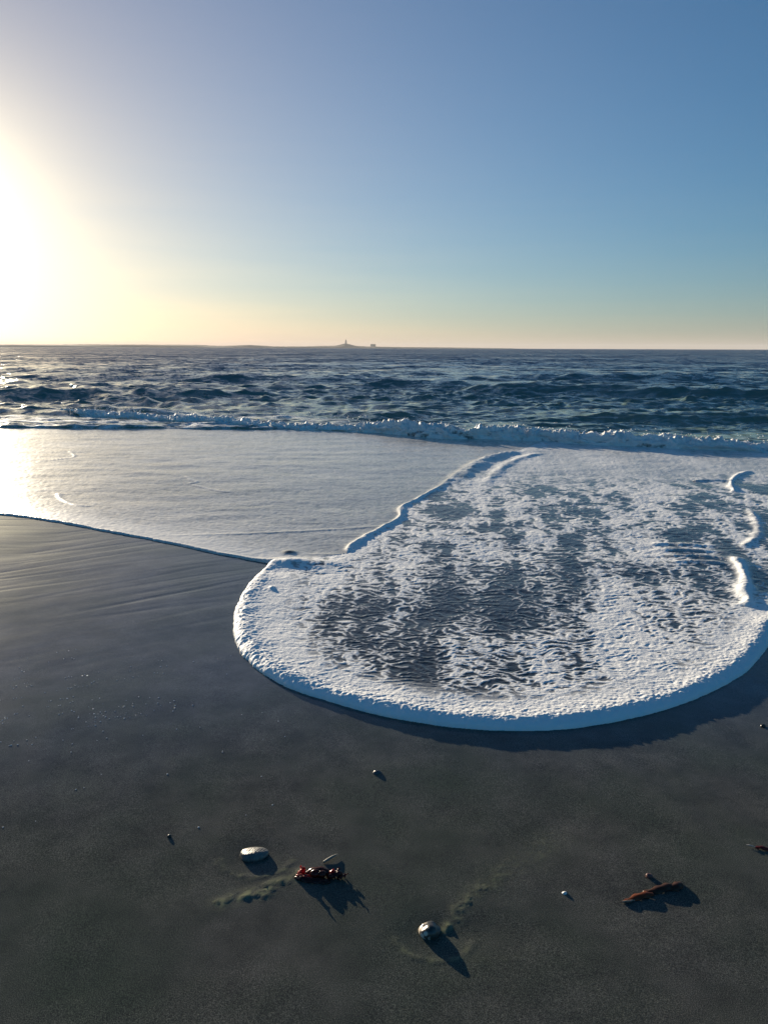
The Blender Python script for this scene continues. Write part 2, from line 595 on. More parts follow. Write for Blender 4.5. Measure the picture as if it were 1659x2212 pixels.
def build_beach():
    xs = axis([(-600, -2.6, 45, -4), (-2.6, -1.25, 110, 1), (-1.25, 1.45, 330, 1), (1.45, 3.0, 100, 1), (3.0, 600, 45, 4)])
    ys = axis([(-250, 1.0, 30, -4), (1.0, 2.6, 210, 1), (2.6, 7.5, 230, 1), (7.5, 70, 40, 2.2)])
    X, Y = np.meshgrid(xs, ys)
    x, y = X.ravel(), Y.ravel()
    z = -0.03 * np.maximum(y - 11.5, 0) + 0.02 * np.maximum(-y, 0) + 0.006 * fbm(x * 0.8, y * 0.8, 3, 2)
    near = sstep(8, 4, np.hypot(x, y - 3))
    z += near * 0.0004 * fbm(x * 9, y * 9, 4, 5)
    # backwash lines on the left: long low ridges slanting away to the right
    u = x * 0.83 + y * 0.55
    v = -x * 0.55 + y * 0.83
    v = v + 0.10 * fbm(u * 0.6, v * 0.6, 3, 11)
    zone = sstep(-0.45, -1.1, x) * sstep(2.6, 4.2, y + 0.15 * x) * sstep(9, 7.5, y)
    groove = np.exp(-(perlin(u * 0.32, v * 3.4, 21) / 0.07) ** 2) + 0.6 * np.exp(-(perlin(u * 0.5, v * 8.0, 22) / 0.09) ** 2)
    swell = perlin(u * 0.5, v * 3.0, 24) + 0.4 * perlin(u * 0.9, v * 9, 23)
    z += zone * (0.0010 * swell - 0.0017 * groove * np.clip(0.5 + 0.9 * fbm(u * 0.9, v * 0.9, 2, 31), 0, 1))
    # drained streaks fanning out below the foam
    z += 0.0012 * sstep(3.1, 2.7, y) * sstep(1.9, 2.3, y) * perlin(x * 9 + y * 3, y * 1.3, 41)
    algae = np.zeros(len(x))
    # scour dips round the stones with raised rims on the near side
    for cx, cy, rr in STONES:
        dx, dy = (x - cx - 0.01) / 1.25, (y - cy + 0.012)
        d = np.hypot(dx, dy) / rr
        z -= 0.004 * np.exp(-(d / 0.95) ** 2)
        rim = np.exp(-((d - 1.25) / 0.13) ** 2) * sstep(0.2, -0.5, dy / rr)
        z += 0.0022 * rim * (0.6 + 0.5 * perlin(x * 60, y * 60, 51))
        algae = np.maximum(algae, np.clip(0.9 * rim * perlin(x * 45, y * 45, 55), 0, 0.5))
    # second wider scour trailing right of the dark pebble
    d = np.hypot((x - 0.24) / 0.16, (y - 1.745) / 0.085)
    z -= 0.0025 * np.exp(-d ** 2)
    rim = np.exp(-((d - 1.12) / 0.13) ** 2) * sstep(0.1, -0.5, y - 1.745 + 0.02) * sstep(0.12, 0.2, x) 
    z += 0.0016 * rim * (0.5 + 0.6 * perlin(x * 70, y * 70, 53))
    algae = np.maximum(algae, np.clip(0.9 * rim * perlin(x * 45, y * 45, 57), 0, 0.5))
    # crumbly greenish sand thrown up in lines
    for (ax, ay), (bx, by), wd, amp in (((-0.44, 1.86), (-0.33, 1.90), 0.024, 1.0), ((-0.33, 1.915), (-0.245, 1.975), 0.022, 0.8), ((-0.24, 1.985), (-0.20, 1.955), 0.012, 0.7),
                                        ((0.170, 1.765), (0.196, 1.80), 0.016, 1.0), ((0.205, 1.825), (0.235, 1.87), 0.020, 0.7),
                                        ((0.27, 1.91), (0.34, 1.96), 0.03, 0.35), ((0.36, 1.99), (0.52, 2.12), 0.05, 0.15)):
        seg = np.array([(ax, ay), (bx, by)])
        dd, _, _ = path_dist(x, y, seg)
        mk = np.exp(-(dd / wd) ** 2) * amp * np.clip(0.75 + 0.9 * perlin(x * 35, y * 35, 61), 0, 1.2)
        z += mk * (0.0008 + 0.0060 * np.abs(perlin(x * 75, y * 75, 63)))
        algae = np.maximum(algae, np.clip(mk * np.abs(perlin(x * 85, y * 85, 65)) * 2.6, 0, 0.95))
    wet = 0.30 + 0.70 * sstep(2.1, 3.6, y + 0.10 * fbm(x * 0.6, y * 0.6, 2, 71) - 0.16 * x * sstep(0, -1, x))
    wet = np.clip(wet, 0, 1)
    o = mesh_np('beach', np.stack([x, y, z], 1), grid_quads(len(ys), len(xs)), M_SAND, {'wet': wet, 'algae': algae})
    tag(o, 'dark wet sand beach in the foreground', kind='structure')


build_beach()

# ------------------------------------------------------------------ swash: running water and foam sheet
DENS = [  # x, y, cover of foam
    (-0.75, 4.43, 1), (-0.40, 5.02, 1), (0.07, 5.14, 0.95), (-0.59, 4.04, 1), (-0.46, 3.83, 0.65), (-0.31, 3.83, 0.35), 
    (-0.08, 4.19, 0.4), (0.06, 4.44, 0.6), (0.21, 4.82, 0.75), (-0.07, 3.71, 0.25), (-0.29, 3.53, 0.4), (0.16, 3.42, 0.3), 
    (0.36, 3.27, 0.35), (0.41, 3.71, 0.3), (0.60, 3.42, 0.3), (0.18, 4.04, 0.35), (0.48, 4.45, 0.35), (0.67, 3.91, 0.4), 
    (0.90, 4.45, 0.45), (0.88, 3.71, 0.62), (0.78, 3.27, 0.75), (1.04, 3.43, 0.75), (1.21, 4.05, 0.65), (1.60, 4.46, 0.68), 
    (1.36, 3.72, 0.78), (1.73, 4.06, 0.72), (2.07, 4.94, 0.45), (2.32, 5.17, 0.3), (2.09, 4.55, 0.45), (2.41, 5.81, 0.6), 
    (1.96, 5.53, 0.65), (1.62, 5.52, 0.62), (1.22, 5.27, 0.45), (0.84, 4.93, 0.35), (0.55, 5.14, 0.45), (0.79, 5.51, 0.6), 
    (1.04, 6.25, 0.4), (1.43, 6.25, 0.45), (1.50, 7.66, 0.4), (1.97, 7.66, 0.45), (2.35, 7.67, 0.6), (0.66, 6.24, 0.5), 
    (0.43, 5.78, 0.45), (0.25, 5.78, 0.55), (0.08, 5.92, 0.8), (0.17, 5.50, 0.8), (0.53, 7.18, 0.35), (0.80, 7.64, 0.45), 
    (1.03, 7.65, 0.7), (0.81, 6.59, 0.7), (1.16, 9.08, 0.5), (1.49, 9.09, 0.75), (1.98, 10.23, 0.8), (2.92, 10.26, 0.85), 
    (4.18, 10.29, 0.8), (2.92, 7.68, 0.8), (2.32, 6.61, 0.75), (4.80, 10.30, 0.6), (3.61, 8.21, 0.6), (2.94, 6.62, 0.65), 
    (4.07, 8.22, 0.35), (3.18, 6.28, 0.25), (2.51, 4.95, 0.2), (2.11, 4.22, 0.95), (1.52, 3.54, 0.95), (1.21, 3.27, 1.0), 
    (2.59, 4.47, 0.9), (3.57, 6.29, 0.3), (3.48, 12.30, 0.7), (5.23, 11.24, 0.7), (6.71, 10.35, 0.5), 
]


def build_swash():
    inv = np.arange(1 / 2.70, 1 / 16.5, -1 / (1.5 * 770 * 2.0))
    az = np.radians(np.arange(-40, 40.01, 0.058))
    r = 1 / inv
    AZ, RR = np.meshgrid(az, r)
    x, y = (RR * np.tan(AZ)).ravel().astype(np.float32), RR.ravel().astype(np.float32)      # rows of constant y, spaced finer near by
    poly = np.vstack([FRONT, [(40, 8), (40, 30), (-40, 30), (-40, 12)]])
    # ragged edge
    wob = 0.012 * fbm(x * 9, y * 9, 3, 3) + 0.006 * fbm(x * 40, y * 40, 2, 4)
    d, par, _ = path_dist(x, y, FRONT)
    ins = in_poly(x, y, poly)
    sd = np.where(ins, d, -d)
    lobe_poly = np.vstack([DIVIDE, [(40, 14.5), (40, 8)], LOBE_S[::-1]])
    lob = in_poly(x, y, lobe_poly)
    isl = sstep((N_T - 3) / len(FRONT), (N_T + 3) / len(FRONT), par)     # 0 tongue edge, 1 lobe edge
    leftside = isl * sstep((N_T + 36) / len(FRONT), (N_T + 16) / len(FRONT), par)
    ed = sd + wob * (0.35 + 0.65 * np.maximum(leftside, 1 - isl))
    # -------- cover
    D = idw(x, y, DENS)
    D = np.where(lob, D, 0.0)
    dd, dpar, dside = path_dist(x, y, DIVIDE)
    film = 0.35 + 0.16 * fbm(x * 0.7, y * 0.7, 3, 81) + 0.12 * sstep(7, 12, y)
    film_edge = np.exp(-np.maximum(sd, 0) / 0.20) * 1.0 + 0.15 * np.exp(-np.maximum(sd, 0) / 0.8)
    Dl = np.clip(film + film_edge, 0, 1)
    blend = np.where(lob, sstep(0, 0.25, dd), 0)
    D = np.where(lob, D * blend + np.maximum(Dl, D) * (1 - blend), Dl)
    far_r = sstep(7.5, 10.0, y)
    # solid foam band behind the lobe front
    bw = 0.20 + 0.10 * leftside + 0.05 * fbm(x * 1.5, y * 1.5, 2, 85)
    band = isl * sstep(bw + 0.16, bw - 0.10, sd)
    D = np.maximum(D, band * 1.05)
    # -------- ripples that carry the lace: small crests lying across the flow
    wx = x + 0.02 * perlin(x * 8, y * 8, 91)
    wy = y + 0.02 * perlin(x * 8, y * 8, 92)
    sc = 1.0 / (0.55 + 0.12 * y)
    r1 = 1 - np.abs(perlin(wx * 12 * sc, wy * 32 * sc, 93)) * 2.0
    r2 = 1 - np.abs(perlin(wx * 26 * sc, wy * 62 * sc, 94)) * 2.0
    rip = 0.6 * r1 + 0.4 * r2
    rip = rip - rip.mean() + 0.4
    blot = fbm(wx * 1.6 + 0.5 * wy, wy * 1.1 - 0.3 * wx, 4, 95)
    cwx = wx + 0.10 * fbm(x * 4, y * 3, 2, 191)
    cwy = wy + 0.16 * fbm(x * 4, y * 3, 2, 192)
    net = 0.6 * worley(cwx * 4.2, cwy * 2.2, 1) + 0.4 * worley(cwx * 9.0, cwy * 5.0, 2)
    mid = sstep(4.6, 6.0, y) * sstep(10.5, 8.0, y) * lob
    K = np.where(lob, 1.0 - 0.75 * far_r, 0.16)       # how broken the cover is
    streak = fbm(wx * 2.6 - 0.45 * wy, wy * 0.45 + 0.2 * wx, 3, 98)
    val = (D - 0.535 - 0.05 * sstep(4.3, 5.5, y) * sstep(9.5, 7.5, y)) * 1.45 + K * (0.75 * (rip - 0.4) + 0.30 * blot + 0.80 * streak + mid * (0.35 * blot + 1.5 * (net - 0.42)))
    sharp = np.where(lob, 0.14 + 0.5 * far_r, 0.6)
    foam = sstep(-sharp, sharp, val)
    foam = np.where(lob, foam, np.clip(D + (0.20 * (rip - 0.4) + 0.16 * fbm(wx * 0.9, wy * 3.0, 3, 99)) * sstep(0.05, 0.3, sd), 0, 1))
    foam = np.where(lob & (y > 7), foam * (1 - 0.10 * far_r), foam)
    foam = np.maximum(foam, band)
    foam = foam * (isl + (1 - isl) * (0.72 + 0.3 * fbm(x * 30, y * 30, 2, 88) + 0.5 * sstep(0.006, 0.022, ed)))  # near face of the tongue: its shade put in as thinner foam cover
    shore = path_y(x, SHORE)
    wash = np.exp(-np.maximum(shore - y, 0) / 0.45) * (0.65 + 0.9 * fbm(x * 2.2, y * 2.2, 3, 189))
    foam = np.maximum(foam, np.clip(wash, 0, 0.95) * sstep(-2.5, 0.5, x))
    # -------- height
    T = 0.015 + 0.022 * isl
    W = 0.028 + 0.068 * isl
    T = T * (1 + 0.25 * fbm(x * 3.0, y * 3.0, 2, 97))
    q = np.clip(ed / W, 0, 1)
    lip = T * np.sqrt(np.clip(1 - (1 - q) ** 2, 0, 1)) ** 0.9
    level = np.where(lob, 0.016, 0.008)
    level = 0.008 + 0.008 * (0.5 + 0.5 * np.tanh(np.where(lob, dd, -dd) / 0.1))
    fall = np.exp(-np.maximum(ed - W * 0.6, 0) / (0.16 * isl + 0.05))
    h = lip * fall + level * sstep(0, 0.3, ed) * (1 - fall * 0.8)
    h = np.maximum(h, np.minimum(level, lip))
    # relief
    fscale = 1 / (0.6 + 0.1 * y)
    lump = billow(x * 16 * fscale, y * 20 * fscale, 4, 101, 0.6)
    fine = fbm(x * 70 * fscale, y * 80 * fscale, 2, 102)
    inl = sstep(0.0, 0.05, ed)
    rf = perlin(wx * 24, wy * 22, 181) + 0.5 * perlin(wx * 9, wy * 12, 182)
    rip_h = np.where(lob, rip - 0.4, 0.5 * (rip - 0.4) + 0.45 * rf)
    amp_r = np.where(lob, 0.0034, 0.0021) * (0.7 + 0.07 * y)
    amp_r = amp_r * (1 - 0.45 * far_r * lob)
    h += inl * amp_r * rip_h * (1 - 0.55 * band)
    h += inl * foam * np.where(lob, 0.5, 0.12) * (0.0034 * (lump - 0.25) * (1 + 0.04 * y) + 0.0010 * fine)
    h += inl * 0.006 * fbm(x * 1.8, y * 2.6, 3, 103) * sstep(0.3, 1.0, sd)
    # long faint wave lines in the film on the left
    fu = x + 0.15 * y
    fv = y - 0.12 * x + 0.25 * fbm(x * 0.5, y * 0.5, 2, 105)
    h += np.where(lob, 0, 1) * inl * 0.0030 * sstep(0.2, 1.0, sd) * (1 - 2 * np.abs(perlin(fu * 0.55, fv * 1.9, 106)))
    lipm = isl * np.exp(-(np.maximum(ed, 0) / 0.16) ** 2) * sstep(0.0, 0.03, ed)
    h += lipm * (0.0075 * (0.3 - billow(x * 17, y * 17, 3, 108, 0.6)) + 0.0035 * fbm(x * 55, y * 55, 2, 109))
    # ragged crest of the left part of the lobe
    h += leftside * 0.007 * np.exp(-((ed - 0.05) / 0.05) ** 2) * fbm(x * 24, y * 24, 3, 107)

    def roll(path, hgt, wd, fo, seed, taper=(0.08, 0.92)):
        pad = wd * 5
        k = np.nonzero((x > path[:, 0].min() - pad) & (x < path[:, 0].max() + pad) & (y > path[:, 1].min() - pad) & (y < path[:, 1].max() + pad))[0]
        if not len(k):
            return
        xx, yy = x[k], y[k]
        q_, p_, s_ = path_dist(xx, yy, path)
        tp = sstep(-0.02, taper[0], p_) * sstep(1.02, taper[1], p_)
        wv = wd * (0.85 + 0.5 * fbm(xx * 4, yy * 4, 2, seed))
        b = np.exp(-(q_ / wv) ** 2) * tp
        h[k] += b * hgt * (1 + 0.4 * fbm(xx * 7, yy * 7, 3, seed + 1))
        foam[k] = np.maximum(foam[k], np.clip(b * 1.9, 0, 1) * fo)

    roll(ROLL_LEFT[:42], 0.018, 0.040, 1.0, 111)
    roll(ROLL_LEFT[34:], 0.014, 0.06, 0.5, 121, (0.3, 0.7))
    roll(ROLL_LEFT[40:] + np.array([0.10, 0.05]), 0.030, 0.11, 0.02, 123, (0.3, 0.8))
    roll(ROLL_LEFT[40:] + np.array([0.42, -0.10]), 0.014, 0.08, 0.10, 125, (0.3, 0.8))
    roll(ROLL_R1, 0.018, 0.04, 1.0, 131)
    roll(ROLL_R1B, 0.016, 0.045, 0.7, 133)
    roll(ROLL_R2, 0.013, 0.045, 0.65, 141)
    roll(ROLL_R3, 0.024, 0.055, 1.0, 151)
    # small standing ripples beside the right-hand roll
    for k in range(4):
        pth = smooth_path([(1.95 + 0.02 * k, 5.25 + 0.17 * k), (2.2, 5.30 + 0.17 * k), (2.50 + 0.05 * k, 5.22 + 0.17 * k)], 4)
        roll(pth, 0.012, 0.05, 0.45, 160 + k, (0.5, 0.7))
    # foam heaped where the two sheets meet, and the hump of water beside it
    for cx, cy, sx, sy, hh in ((-0.66, 5.24, 0.13, 0.10, 0.030), (-0.45, 5.22, 0.16, 0.10, 0.012)):
        h += hh * np.exp(-((x - cx) / sx) ** 2 - ((y - cy) / sy) ** 2)
    b = np.exp(-((x + 0.70) / 0.05) ** 2 - ((y - 5.54) / 0.05) ** 2)
    h += 0.014 * b
    foam *= 1 - np.clip(1.5 * b, 0, 1)
    for pth in ([(-0.6, 5.50), (-0.2, 5.48)], [(-1.9, 6.05), (-1.0, 6.15), (0.0, 6.42)]):
        q_, p_, _ = path_dist(x, y, smooth_path(pth, 6))
        b = np.exp(-(q_ / 0.03) ** 2) * sstep(0, .3, p_)
        h += np.where(lob, 0, 1) * 0.004 * b
    h += 0.012 * np.exp(-((x + 0.70) / 0.018) ** 2 - ((y - 4.62) / 0.035) ** 2)
    # thin foam scribbles drifting on the left film
    for pth in ([(-2.35, 9.0), (-2.22, 8.75), (-2.12, 8.62), (-2.2, 8.5)], [(-2.14, 8.45), (-1.95, 8.25), (-1.72, 8.02), (-1.6, 7.98)],
                [(-3.4, 7.9), (-3.25, 7.6), (-3.0, 7.3), (-2.8, 7.2)], [(-4.6, 11.2), (-4.3, 10.6), (-4.5, 10.2)]):
        roll(smooth_path(pth, 5), 0.007, 0.028, 0.8, 170)
    # out of the swash the sheet dives under the sand; at the back it runs in under the breaker
    z = np.where(ed > 0, h, -0.01 + np.maximum(ed, -0.2) * 0.6)
    shore = path_y(x, SHORE)
    z += 0.006 * fbm(x * 0.8, y * 0.8, 3, 2)         # follows the sand below
    z += -0.03 * np.maximum(y - 11.5, 0) * sstep(0.2, 0.8, y - shore)
    V = np.stack([x, y, z], 1)
    Q = grid_quads(len(r), len(az))
    fe = ed[Q].max(1)
    yb = (y - shore)[Q].min(1)
    ok = (fe > -0.03) & (yb < 0.7)
    ql = lob[Q].mean(1) >= 0.5
    at = {'foam': np.clip(foam, 0, 1)}
    o = sub_mesh('shallow_water', V, Q, ok & ~ql, M_FILM, at)
    tag(o, 'thin sheet of rippled shallow water reflecting the low sun', kind='structure')
    o = sub_mesh('sea_foam', V, Q, ok & ql, M_SWASH, at)
    tag(o, 'rounded tongue of white lacy foam spreading over the dark wet sand', 'foam', kind='stuff')


build_swash()

# ------------------------------------------------------------------ sea
WAVES = [  # crest line, height, front width, back width, foam on the crest
    ([(-30, 23.4), (-19, 23.5), (-12, 23.5), (-9.5, 23.8), (-7.4, 24.1), (-5.2, 24.2), (-2.5, 24.6)], 0.34, 0.75, 2.4, 0.10),
    ([(0.5, 28.5), (2.2, 28), (4.4, 27.0), (6.9, 26.3), (9.5, 25.2), (16, 23.5)], 0.34, 0.9, 2.6, 0.0),
    ([(-2.0, 31), (1.5, 30), (4.6, 30.4)], 0.26, 1.0, 2.5, 0.0),
    ([(2.4, 17.0), (3.6, 16.9), (5.2, 16.7), (7.2, 16.3), (9.5, 15.8), (13, 15)], 0.25, 0.60, 1.9, 0.0),
    ([(-1.6, 17.8), (-0.3, 17.5), (1.2, 17.4)], 0.13, 0.5, 1.4, 0.0),
    ([(-0.6, 19.6), (0.8, 19.6), (2.2, 19.9)], 0.10, 0.5, 1.4, 0.0),
    ([(-7.8, 18.4), (-6.0, 17.6), (-5.0, 17.3), (-4.2, 17.4)], 0.16, 0.35, 1.0, 0.35),
    ([(-16, 19.2), (-9, 17.8), (-6.0, 17.0), (-4.2, 16.4)], 0.12, 0.30, 1.0, 0.1),
    ([(-11, 38), (-5, 37), (0, 37.5)], 0.25, 1.2, 3.0, 0.0),
    ([(4, 40), (10, 38), (18, 37)], 0.28, 1.2, 3.0, 0.0),
    ([(-30, 52), (-16, 50), (-8, 51)], 0.3, 1.5, 4.0, 0.0),
]


def build_sea():
    h1 = np.arange(1 / 10.0, 1 / 160.0, -1 / (1.5 * 770 * 4.0))
    h2 = np.linspace(1 / 160.0, 1 / 14000.0, 60)
    inv = np.concatenate([h1, h2])
    r = 1 / inv
    az = np.radians(np.arange(-44, 44.01, 0.085))
    AZ, RR = np.meshgrid(az, r)
    x, y = (RR * np.tan(AZ)).ravel(), RR.ravel()
    dr = np.gradient(r)
    step = np.repeat(np.maximum(np.abs(dr), r * 0.0015), len(az))
    shore = path_y(x, SHORE)
    s = y - shore
    z = 0.03 * sstep(0.0, 1.0, s)
    rs = np.random.default_rng(3)
    grow = sstep(0.3, 9.0, s)
    dx = np.zeros(len(x))
    dy = np.zeros(len(x))
    warpx = x + 1.2 * fbm(x * 0.12, y * 0.12, 2, 201)
    warpy = y + 1.2 * fbm(x * 0.12, y * 0.12, 2, 202)
    envs = [0.5 + 1.0 * np.abs(perlin(x / q, y / q, 251 + i)) for i, q in enumerate((1.6, 4.0, 9.0, 22.0))]
    for lam in np.geomspace(0.26, 7.0, 48):
        th = rs.normal(-math.pi / 2 + 0.15, 0.55)
        k = 2 * math.pi / lam
        a = 0.0142 * lam ** 0.45 * (0.6 + 0.8 * rs.random()) * (0.5 if lam > 1.8 else 1.0)
        kx, ky = k * math.cos(th), k * math.sin(th)
        fade = np.clip((lam / (2.2 * step)) - 1, 0, 1)       # no wave finer than the grid there
        ph = kx * warpx + ky * warpy + rs.random() * 6.28
        env = envs[min(3, int(max(0, math.log(lam / 0.35) / math.log(2.5))))]
        am = a * fade * env
        z += am * np.cos(ph) * (0.25 + 0.75 * grow)
        dx -= am * np.sin(ph) * math.cos(th) * 1.0 * grow
        dy -= am * np.sin(ph) * math.sin(th) * 1.0 * grow
    # long-crested swell rolling in
    for lam, th, am in ((9.5, 0.05, 0.055), (6.8, -0.10, 0.040), (13.0, 0.12, 0.055), (5.0, 0.16, 0.028)):
        fade = np.clip((lam / (2.2 * step)) - 1, 0, 1) * sstep(9, 18, s)
        ph = (x * math.sin(th) + y * math.cos(th) + 1.6 * fbm(x * 0.05, y * 0.05, 2, int(lam))) * 2 * math.pi / lam
        c_ = np.abs(np.cos(ph / 2)) ** 3 * 2 - 0.85
        z += am * fade * c_ * (0.5 + 1.1 * np.abs(perlin(x * 0.06, y * 0.11, int(lam) + 40)))
    foam = np.zeros(len(x))
    for pts, hh, wf, wb, fo in WAVES:
        p = smooth_path(pts, 6)
        q, par, _ = path_dist(x, y, p)
        cy = path_y(x, p)
        sy = y - cy
        tp = sstep(0.0, 0.30, par) * sstep(1.0, 0.70, par)
        sy = sy + 0.25 * fbm(x * 0.5, y * 0.2, 2, 211)
        prof = np.where(sy < 0, np.exp(-(sy / wf) ** 2), np.exp(-(sy / wb) ** 2))
        inx = (x > p[:, 0].min()) & (x < p[:, 0].max())
        tx = (x - p[:, 0].min()) / (p[:, 0].max() - p[:, 0].min())
        tp = sstep(0, 0.28, tx) * sstep(1, 0.75, tx)
        hv = hh * 0.75 * (0.85 + 0.25 * fbm(x * 0.35, y * 0.1, 2, 213))
        z += hv * prof * tp
        dy -= 0.35 * hv * np.exp(-(sy / (wf * 0.8)) ** 2) * tp
        z -= 0.25 * hv * np.exp(-((sy + 1.6 * wf) / wf) ** 2) * tp
        foam = np.maximum(foam, fo * np.exp(-((sy + 0.05) / 0.14) ** 2) * tp * (0.7 + 0.8 * fbm(x * 3, y * 3, 3, 215)))
    # foam left lying behind the breaker
    lace = fbm(x * 0.9, y * 1.6, 4, 221) + 0.5 * (0.35 - np.abs(fbm(x * 1.4, y * 2.4, 3, 223)) * 3)
    leftp = sstep(-0.2, -2.2, x)
    behind = sstep(4.5, 0.6, s - 0.8 * leftp)
    foam = np.maximum(foam, np.clip(0.50 * behind + 0.6 * lace * behind, 0, 0.95) * (0.6 + 0.5 * leftp))
    foam = np.maximum(foam, 0.5 * sstep(0.30, 0.55, fbm(x * 0.35, y * 0.5, 3, 227)) * sstep(14, 5, s))
    # scattered whitecaps offshore
    cap = sstep(0.62, 0.75, fbm(x * 0.16, y * 0.22, 3, 231)) * sstep(20, 35, s) * sstep(220, 120, s)
    foam = np.maximum(foam, 0.7 * cap)
    # the low bore that edges the water on the left
    bore = leftp * np.exp(-np.maximum(s, 0) / 0.8) * sstep(-0.02, 0.06, s)
    z += bore * (0.05 + 0.03 * fbm(x * 2.2, y * 3, 3, 241))
    z += leftp * sstep(3.5, 0.3, s) * 0.035 * fbm(x * 2.0, y * 3.2, 3, 243)
    foam = np.maximum(foam, bore * 0.75 * (0.8 + 0.6 * fbm(x * 5, y * 7, 3, 245)))
    z = np.where(s < 0, -0.30 * np.minimum(-s, 1.0) + z * np.exp(s / 0.05), z)
    x = x + dx
    y = y + dy
    V = np.stack([x, y, z], 1)
    Q = grid_quads(len(r), len(az))
    ok = s[Q].max(1) > -0.5
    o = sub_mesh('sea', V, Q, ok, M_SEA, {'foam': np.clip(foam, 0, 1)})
    tag(o, 'dark blue choppy sea reaching to the horizon', kind='structure')


build_sea()

# ------------------------------------------------------------------ breaker: tumbling white water along the shore
BREAK = smooth_path([(-7.6, 18.35), (-6.6, 17.5), (-5.3, 16.7), (-3.6, 15.95), (-2.06, 15.1), (-1.15, 14.75), (-0.26, 14.42), (0.576, 13.85),
                     (1.351, 13.38), (2.511, 13.1), (3.518, 12.5), (4.843, 12.05), (5.9, 11.8), (9, 11.2), (14, 10.6)], 8)


def build_breaker():
    seg = np.hypot(*np.diff(BREAK[:, :2], axis=0).T)
    L = np.concatenate([[0], np.cumsum(seg)])
    n, mcount = 1500, 44
    sl = np.linspace(0, L[-1], n)
    px, py = np.interp(sl, L, BREAK[:, 0]), np.interp(sl, L, BREAK[:, 1])
    tx, ty = np.gradient(px), np.gradient(py)
    ln = np.hypot(tx, ty)
    nx, ny = ty / ln, -tx / ln                     # points to the beach
    U, W_ = np.meshgrid(sl, np.linspace(0, 1, mcount), indexing='ij')
    PX, PY = np.repeat(px[:, None], mcount, 1), np.repeat(py[:, None], mcount, 1)
    NX, NY = np.repeat(nx[:, None], mcount, 1), np.repeat(ny[:, None], mcount, 1)
    X01 = PX
    right = sstep(-1.5, 1.2, X01)
    H = 0.085 + 0.075 * right + 0.08 * fbm(U * 0.45, U * 0 + 3.3, 2, 301) + 0.11 * fbm(U * 1.5, U * 0 + 1.3, 3, 303)
    H = H * (0.66 + 0.7 * perlin(U * 0.33, U * 0 + 5.1, 309))
    H = np.clip(H, 0.03, 0.3) * sstep(0, 1.2, U)
    a = W_ * math.pi * 0.98                      # 0 = back on the sea, pi = toe on the beach side
    wd = 0.32 + 0.12 * fbm(U * 0.9, U * 0 + 7.1, 2, 305)
    lean = 0.10 * np.sin(a) ** 2                 # the crest falls forward
    hz = np.maximum(np.sin(a), 0) ** 0.7 * H
    q1 = W_ * 2.2
    bil = billow(U * 2.6 + 0.6 * perlin(U * 2, q1, 307), q1 * 1.6, 4, 311, 0.6)
    bil2 = billow(U * 8, q1 * 4.5, 3, 313, 0.62)
    env = np.sin(a) ** 0.6
    push = env * ((0.30 - bil) * 0.38 + (0.28 - bil2) * 0.09)
    toe = 0.22 * sstep(0.6, 1.0, W_) * fbm(U * 1.1, W_ * 0.8, 3, 315)
    off = -np.cos(a) * wd + 0.16 + lean + push * (-np.cos(a)) + toe
    x = PX + NX * off
    y = PY + NY * off
    z = hz + push * np.sin(a) * 1.0 - 0.03 * (W_ < 0.02) - 0.03 * (W_ > 0.98)
    z = np.maximum(z, -0.03)
    foam = 0.62 + 0.7 * fbm(U * 2.0, W_ * 2.4, 4, 331) + 0.28 * sstep(0.3, 0.5, W_) + 1.3 * (0.28 - bil)
    foam *= sstep(0.02, 0.18, W_)
    foam = np.maximum(foam, 0.42 * sstep(0.03, 0.2, W_))
    foam = foam - 0.35 * sstep(0.30, 0.55, perlin(U * 0.8, U * 0 + 2.2, 333)) * sstep(0.9, 0.4, W_)
    V = np.stack([x.ravel(), y.ravel(), z.ravel()], 1)
    o = mesh_np('breaking_wave', V, grid_quads(n, mcount), M_BREAK, {'foam': foam.ravel()})
    tag(o, 'low line of tumbling white water where the wave breaks on the shore', 'wave', kind='stuff')
    # drops of spray thrown off the crest
    rs = np.random.default_rng(11)
    t = (1 + 5 ** 0.5) / 2
    ico = np.array([(-1, t, 0), (1, t, 0), (-1, -t, 0), (1, -t, 0), (0, -1, t), (0, 1, t), (0, -1, -t), (0, 1, -t), (t, 0, -1), (t, 0, 1), (-t, 0, -1), (-t, 0, 1)]) / 1.9
    fac = np.array([(0, 11, 5), (0, 5, 1), (0, 1, 7), (0, 7, 10), (0, 10, 11), (1, 5, 9), (5, 11, 4), (11, 10, 2), (10, 7, 6), (7, 1, 8),
                    (3, 9, 4), (3, 4, 2), (3, 2, 6), (3, 6, 8), (3, 8, 9), (4, 9, 5), (2, 4, 11), (6, 2, 10), (8, 6, 7), (9, 8, 1)])
    nd_ = 900
    i = rs.integers(60, n, nd_)
    cl = perlin(sl[i] * 2.2, sl[i] * 0, 341)
    keep = cl > -0.05
    i = i[keep]
    c = np.stack([px[i] + rs.normal(0, 0.12, len(i)), py[i] + rs.normal(0, 0.12, len(i)),
                  0.15 + np.abs(rs.normal(0, 0.07, len(i)))], 1)
    rad = rs.uniform(0.004, 0.012, len(i))
    VV = (ico[None] * rad[:, None, None] + c[:, None]).reshape(-1, 3)
    FF = (fac[None] + 12 * np.arange(len(i))[:, None, None]).reshape(-1, 3)
    o = mesh_np('spray', VV, FF, M_BREAK, {'foam': np.ones(len(VV))})
    tag(o, 'fine drops of spray above the breaking wave', 'spray', kind='stuff')


build_breaker()

